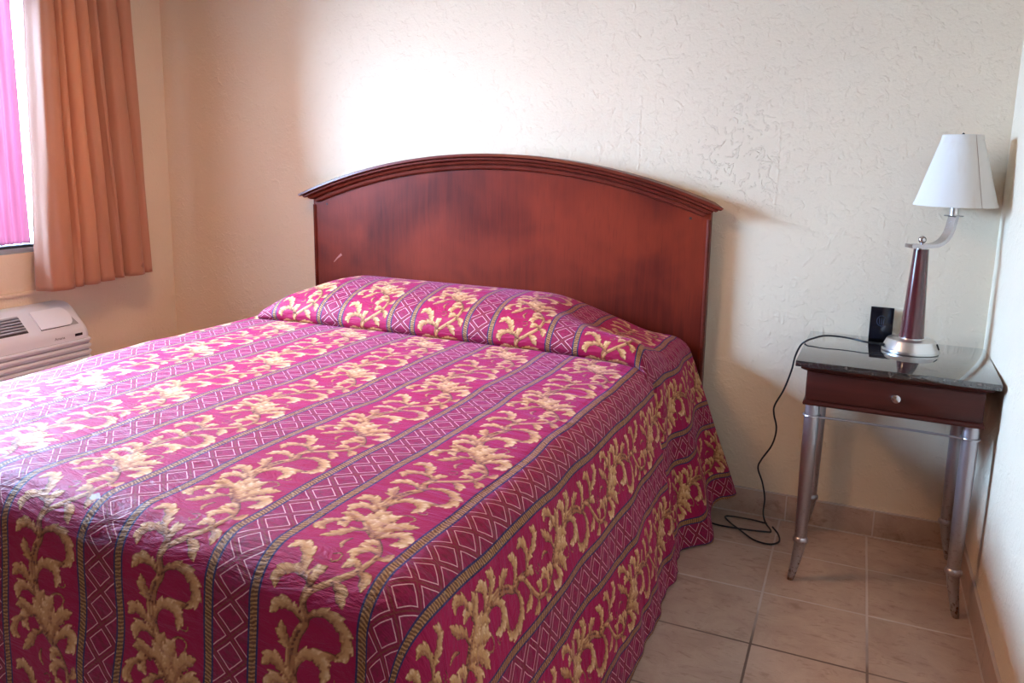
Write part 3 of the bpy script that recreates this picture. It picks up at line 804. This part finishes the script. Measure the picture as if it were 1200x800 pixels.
for s in (-1, 1):
    tube(bm, [Vector((s * LX + .0245 * math.cos(a), -LY - .005 + .0245 * math.sin(a), .566)) for a in np.linspace(0, 2 * PI, 33)], .0036, 8, False)
link_mesh('stretcher_rod', bm, m_leg, ns)

# ------------------------------------------------------------------ table lamp
lp = thing('table_lamp', 'table lamp with white cone shade, nickel arm and dark tapered wooden body', 'lamp', (0.062, -0.186, ZTOP))
bm = bmesh.new(); lathe(bm, [(0, 0), (.084, 0), (.086, .002), (.0855, .010), (.0835, .013), (.074, .036), (.071, .040), (.066, .0415), (.040, .044), (.0385, .047), (0, .047)], seg=72)
lb = link_mesh('base', bm, m_nick, lp, angle=28)
for a, w, m in ((0.02, .004, m_black),):
    bm = bmesh.new(); box(bm, -.003, .003, -.004, .004, -.010, .010, .001)
    bmesh.ops.transform(bm, matrix=Matrix.Rotation(math.radians(-12), 4, 'Z') @ Matrix.Translation((.0795, 0, .0245)) @ Matrix.Rotation(-.40, 4, 'Y'), verts=bm.verts)
    link_mesh('switch', bm, m_black, lb)
bm = bmesh.new(); lathe(bm, [(0, .047), (.0375, .047), (.0370, .050), (.0362, .060), (.0225, .335), (.0222, .338), (0, .338)], seg=56)
link_mesh('body', bm, m_body, lp)
bm = bmesh.new(); lathe(bm, [(0, .338), (.017, .338), (.017, .344), (0, .344)]); link_mesh('collar', bm, m_chrome, lp)
DIR = Vector((math.cos(math.radians(33)), math.sin(math.radians(33)), 0)); SIDE = Vector((-DIR.y, DIR.x, 0))
path = [DIR * a + Vector((0, 0, z)) for a, z in ((-.046, .348), (-.02, .348), (.02, .348), (.048, .351), (.070, .362), (.085, .380), (.094, .402), (.100, .430), (.102, .444))]
ZARM = .0015
bm = bmesh.new(); ribbon(bm, cr(path, 6), SIDE, .036, .0115); link_mesh('arm', bm, m_chrome, lp)
bm = bmesh.new(); bmesh.ops.create_uvsphere(bm, u_segments=24, v_segments=14, radius=.0122, matrix=Matrix.Translation((0, 0, .3675)))
lathe(bm, [(.0045, .350), (.0045, .360)], seg=12); link_mesh('finial', bm, m_chrome, lp)
A2 = DIR * .102
bm = bmesh.new(); lathe(bm, [(0, .444), (.028, .444), (.029, .4455), (.028, .447), (0, .447)], (A2.x, A2.y)); link_mesh('drip_plate', bm, m_chrome, lp)
bm = bmesh.new(); lathe(bm, [(0, .447), (.0145, .447), (.0145, .500), (.008, .502), (.003, .504), (.003, .688), (0, .688)], (A2.x, A2.y)); link_mesh('socket', bm, m_nick, lp)
SB, ST_ = .477, .700; RB, RT = .1205, .0565
cx, cy = A2.x, A2.y
bm = bmesh.new()
lathe(bm, [(RB, SB), (RT, ST_)], (cx, cy), 96); 
bmesh.ops.solidify(bm, geom=bm.faces[:], thickness=.0012)
sh = link_mesh('lamp_shade', bm, m_shade, lp)
def rimz(r0, z0, r1, z1):
    bm = bmesh.new(); lathe(bm, [(r0 - .0005, z0), (r0 + .0014, z0), (r1 + .0014, z1), (r1 - .0005, z1), (r0 - .0005, z0)], (cx, cy), 96); return bm
sl = (RB - RT) / (ST_ - SB)
link_mesh('rim_band', rimz(RB, SB, RB - sl * .011, SB + .011), m_shade, sh)
link_mesh('rim_band', rimz(RT + sl * .011, ST_ - .011, RT, ST_), m_shade, sh)
bm = bmesh.new(); aa = math.radians(-58)
tube(bm, [Vector((cx + (r + .0012) * math.cos(aa), cy + (r + .0012) * math.sin(aa), z)) for r, z in ((RB, SB), (RT, ST_))], .0009, 6)
link_mesh('seam', bm, m_seam, sh)
bm = bmesh.new()
for k in range(3):
    a = .4 + k * 2 * PI / 3
    tube(bm, [Vector((cx, cy, ST_ - .006)), Vector((cx + RT * math.cos(a), cy + RT * math.sin(a), ST_ - .002))], .0012, 6)
tube(bm, [Vector((cx + RT * math.cos(a), cy + RT * math.sin(a), ST_)) for a in np.linspace(0, 2 * PI, 49)], .0011, 6, False)
link_mesh('spider', bm, m_nick, sh)
bm = bmesh.new(); lathe(bm, [(0, .688), (.005, .690), (.006, .698), (.003, .706), (0, .708)], (cx, cy), 16); link_mesh('top_finial', bm, m_black, lp)

# cord: from the lamp base, over the table's left edge, down to a loop on the floor
pts = [(-.019, -.208, .766), (-.040, -.212, .768), (-.075, -.215, .770), (-.115, -.195, .772), (-.165, -.185, .773), (-.205, -.195, .772), (-.238, -.215, .763), (-.258, -.235, .7555),
       (-.275, -.225, .735), (-.290, -.20, .690), (-.300, -.17, .630), (-.322, -.14, .550), (-.350, -.11, .480), (-.352, -.09, .440), (-.340, -.075, .380), (-.352, -.06, .310), (-.385, -.05, .245), (-.396, -.045, .205), (-.376, -.045, .150), (-.362, -.06, .095), (-.362, -.075, .045),
       (-.350, -.095, .016), (-.325, -.135, .004), (-.345, -.150, .004), (-.42, -.165, .004), (-.52, -.170, .004), (-.60, -.135, .004), (-.68, -.105, .004)]
bm = bmesh.new(); tube(bm, cr(pts, 9), .0032, 10)
loop = [(-.345, -.092, .011), (-.40, -.068, .004), (-.475, -.072, .004), (-.498, -.088, .004), (-.47, -.135, .0045), (-.43, -.190, .0105), (-.375, -.235, .004), (-.320, -.245, .004), (-.290, -.210, .004), (-.298, -.150, .004), (-.322, -.108, .009)]
tube(bm, cr(loop, 9), .0032, 10)
co = tag(link_mesh('lamp_cord', bm, m_black), 'thin black cord hanging off the nightstand and looping on the tile floor', 'cord')
bm = bmesh.new(); tube(bm, [Vector((-.030, -.210, .767)), Vector((-.021, -.208, .766)), Vector((-.0165, -.207, .766))], .0052, 12); link_mesh('plug', bm, m_black, co)

# small black panel leaning on the wall behind the lamp
bp = thing('black_plaque', 'small glossy black upright plaque behind the lamp, against the wall', 'plaque', (-.026, -.034, ZTOP))
bm = bmesh.new(); box(bm, -.037, .037, -.006, .006, 0, .112, .0015)
bmesh.ops.transform(bm, matrix=Matrix.Rotation(-.06, 4, 'X'), verts=bm.verts)
link_mesh('plate', bm, m_panel, bp)
m_mark, _ = mat('dim_blue_print', (0.035, 0.045, 0.10), 0.5)
bm = bmesh.new()
b2 = bmesh.new(); tube(b2, [Vector((.015 * math.cos(a), -.0072, .064 + .018 * math.sin(a))) for a in np.linspace(0.6, 5.4, 26)], .0007, 6); merge(bm, b2)
for dx in (-.006, 0, .006):
    b2 = bmesh.new(); tube(b2, [Vector((dx, -.0072, .052)), Vector((dx * 1.3, -.0072, .074))], .0007, 6); merge(bm, b2)
bmesh.ops.transform(bm, matrix=Matrix.Rotation(-.06, 4, 'X'), verts=bm.verts)
link_mesh('printed_mark', bm, m_mark, bp)

# ------------------------------------------------------------------ curtains
def cloth(name, path_top, path_bot, z0f, z1, mtl, nz=60, thick=.0015, wob=.004):
    A = cr([(a, b, 0) for a, b in path_top], 8); B = cr([(a, b, 0) for a, b in path_bot], 8)
    n = len(A); co = []; fc = []
    for j in range(nz + 1):
        t = j / nz
        for i in range(n):
            p = A[i] * (1 - t) + B[i] * t
            zb = z0f(i / (n - 1))
            z = z1 + (zb - z1) * t
            p = p + Vector((math.sin(z * 9 + i * .25) * wob * t * .6, math.cos(z * 7 + i * .3) * wob * t * .5, 0))
            co.append((p.x, p.y, z))
    for j in range(nz):
        for i in range(n - 1):
            fc.append((j * n + i, j * n + i + 1, (j + 1) * n + i + 1, (j + 1) * n + i))
    me = D.meshes.new(name); me.from_pydata(co, [], fc); me.materials.append(mtl); me.shade_smooth()
    o = D.objects.new(name, me); COL.objects.link(o)
    s = o.modifiers.new('thickness', 'SOLIDIFY'); s.thickness = thick
    return o
# (x, y) of the folds from the free edge towards the corner
def folds(spec, y_lead):
    """spec: (edge y, front x, valley x) from the free edge to the corner"""
    p = [(-3.340, y_lead + .055), (-3.325, y_lead + .012), (-3.290, y_lead - .012), (-3.252, y_lead - .004), (-3.222, y_lead + .004)]
    y0 = None
    for (a, b_, fx, vx) in spec:
        w = b_ - a
        p += [(fx - .012, a + .10 * w), (fx, a + .32 * w), (fx + .002, a + .60 * w), (fx - .010, a + .86 * w), (vx, b_ - .04 * w)]
    return p
spec_b = [(-.795, -.690, -3.196, -3.236), (-.688, -.652, -3.204, -3.238), (-.648, -.566, -3.192, -3.240), (-.562, -.492, -3.198, -3.290), (-.462, -.428, -3.214, -3.250), (-.425, -.318, -3.190, -3.222), (-.316, -.278, -3.206, -3.270)]
spec_t = [(-.742, -.700, -3.200, -3.245), (-.695, -.668, -3.206, -3.240), (-.662, -.610, -3.198, -3.250), (-.600, -.548, -3.204, -3.270), (-.528, -.498, -3.214, -3.280), (-.478, -.400, -3.198, -3.262), (-.385, -.312, -3.206, -3.275)]
fold_b = folds(spec_b, -.806); fold_t = folds(spec_t, -.752)
cu = cloth('curtain', fold_t, fold_b, lambda t: .748 + .026 * t, 2.20, m_curt)
tag(cu, 'terracotta pleated curtain hanging at the window near the corner', 'curtain')
rod = thing('curtain_rod', 'curtain rod above the window carrying the terracotta curtain', 'curtain rod', (XL, -1.4, 2.22))
bm = bmesh.new(); tube(bm, [Vector((.14, 1.17, 0)), Vector((.14, -1.2, 0))], .011, 14); link_mesh('rod', bm, m_nick, rod)
for y in (1.15, -1.15):
    bm = bmesh.new(); box(bm, 0, .14, y - .008, y + .008, -.012, .012, .002); link_mesh('bracket', bm, m_nick, rod)
st = [(XL - .050, -.752 - .020 * i) if i % 2 else (XL - .036, -.752 - .020 * i) for i in range(8)]
sb = [(a, b + .0) for a, b in st]
st2 = [(a, b) for a, b in st]
shr = cloth('sheer_curtain', st2, sb, lambda t: .941, 1.955, m_sheer, wob=.002, thick=.0008)
tag(shr, 'bright magenta translucent sheer panel gathered against the window glass', 'curtain')

# ------------------------------------------------------------------ wall air conditioner
AY0, AY1 = -1.72, -.652; AXF = -3.192 - XL      # local x from the wall
ac = thing('wall_air_conditioner', 'white louvered air conditioner on the wall under the window', 'air conditioner', (XL, 0, 0))
def acsec(bm, secs, y0, y1, rnd=.0):
    pass
bm = bmesh.new()
prof = [(0.0, .16), (AXF - .012, .16), (AXF, .175), (AXF, .556), (AXF - .004, .572), (AXF - .014, .588), (.085, .664), (.065, .676), (.04, .682), (.0, .682)]
ys = [(AY0, 0), (AY1 - .035, 0), (AY1 - .018, .004), (AY1 - .006, .014), (AY1, .030)]
rings = []
for y, ins in ys:
    ring = []
    for (x, z) in prof:
        ring.append(bm.verts.new((max(0, x - ins * (x > .02)), y, z - ins * (1 if z > .5 else 0) * .8)))
    rings.append(ring)
for A, B in zip(rings, rings[1:]):
    for i in range(len(prof)):
        j = (i + 1) % len(prof); bm.faces.new((A[i], B[i], B[j], A[j]))
bm.faces.new(rings[0]); bm.faces.new(rings[-1][::-1]); bmesh.ops.recalc_face_normals(bm, faces=bm.faces)
body = link_mesh('body', bm, m_ac, ac, angle=40)
# louvred front grille
bm = bmesh.new(); z = .530
while z > .20:
    n0 = len(bm.verts)
    sec = [(AXF - .002, z + .002), (AXF + .012, z - .003), (AXF + .013, z - .009), (AXF + .003, z - .0205), (AXF - .002, z - .022)]
    R0 = [bm.verts.new((x, AY0 + .01, zz)) for x, zz in sec]; R1 = [bm.verts.new((x, AY1 - .022, zz)) for x, zz in sec]; R2 = [bm.verts.new((x - .011, AY1 - .006, zz)) for x, zz in sec]
    for A, B in ((R0, R1), (R1, R2)):
        for i in range(len(sec) - 1): bm.faces.new((A[i], B[i], B[i + 1], A[i + 1]))
    bm.faces.new(R0); bm.faces.new(R2[::-1])
    z -= .0275
bmesh.ops.recalc_face_normals(bm, faces=bm.faces)
link_mesh('front_grille', bm, m_ac, ac, angle=30)
bm = bmesh.new(); box(bm, AXF - .004, AXF + .003, AY0 + .012, AY1 - .02, .19, .531); link_mesh('grille_shadow_backing', bm, m_acg, ac)
# sloped top: local frame along the slope
p0 = Vector((AXF - .014, 0, .588)); p1 = Vector((.085, 0, .664)); dv = (p1 - p0); Ls = dv.length; dv.normalize(); nv = Vector((dv.z * 1, 0, -dv.x)) * (-1)
if nv.z < 0: nv = -nv
def onslope(bm, mtl, name, parent):
    mx = Matrix(((dv.x, 0, nv.x, p0.x), (0, 1, 0, 0), (dv.z, 0, nv.z, p0.z), (0, 0, 0, 1)))
    bmesh.ops.transform(bm, matrix=mx, verts=bm.verts); bmesh.ops.recalc_face_normals(bm, faces=bm.faces)
    return link_mesh(name, bm, mtl, parent, angle=30)
bm = bmesh.new(); box(bm, .012, Ls - .012, AY1 - .62, AY1 - .275, -.004, .0012, .001); vent = onslope(bm, m_acd, 'top_vent', ac)
for k in range(6):
    bm = bmesh.new(); a = .020 + k * (Ls - .036) / 5.2
    box(bm, a, a + .0085, AY1 - .615, AY1 - .280, .0005, .007, .0015); onslope(bm, m_acg, 'louver', vent)
# control flap with a rounded end
def slab(bm, outline, z0, z1):
    lo = [bm.verts.new((x, y, z0)) for x, y in outline]; hi = [bm.verts.new((x, y, z1)) for x, y in outline]
    n = len(outline)
    for i in range(n): bm.faces.new((lo[i], lo[(i + 1) % n], hi[(i + 1) % n], hi[i]))
    bm.faces.new(lo[::-1]); bm.faces.new(hi)
ya, yb = AY1 - .222, AY1 - .092
x0, x1 = .010, Ls - .002
arcp = [(x0 + (x1 - x0) * .5 * (1 - math.cos(t)), yb + .032 * math.sin(t)) for t in np.linspace(0, PI, 12)]
bm = bmesh.new(); slab(bm, [(x0 - .001, yb - .02), (x0 - .001, yb + .047), (x0 + .006, yb + .047), (x0 + .045, yb + .036), (x0 + .05, yb - .02)], -.003, .0008); onslope(bm, m_acg, 'flap_recess_shade', ac)  # grey slab paints the shadow at the flap's rounded end
bm = bmesh.new(); slab(bm, [(x1, ya), (x0, ya)] + arcp[0:] , .0015, .0070); onslope(bm, m_ac2, 'control_flap', ac)
bm = bmesh.new(); slab(bm, [(x0 - .002, ya), (x0, ya), (x0, yb + .004), (x0 - .002, yb + .004)], .0008, .0035); onslope(bm, m_acd, 'flap_gap', ac)
bm = bmesh.new(); box(bm, AXF - .002, AXF + .0015, AY1 - .082, AY1 - .045, .5455, .5575, .002); link_mesh('indicator', bm, m_led, ac)
def text_mesh(txt, size, mtl, parent, loc, rot, name):
    cu_ = D.curves.new(name, 'FONT'); cu_.body = txt; cu_.size = size; cu_.extrude = .0002; cu_.align_x = 'CENTER'
    o = D.objects.new(name, cu_); COL.objects.link(o)
    dg = bpy.context.evaluated_depsgraph_get(); me = D.meshes.new_from_object(o.evaluated_get(dg)); D.objects.remove(o)
    me.materials.append(mtl); o = D.objects.new(name, me); COL.objects.link(o); o.parent = parent; o.location = loc; o.rotation_euler = rot
    return o
text_mesh('Amana', .017, m_ink, ac, (AXF + .0012, AY1 - .155, .5455), (PI / 2, 0, PI / 2), 'maker_logo')
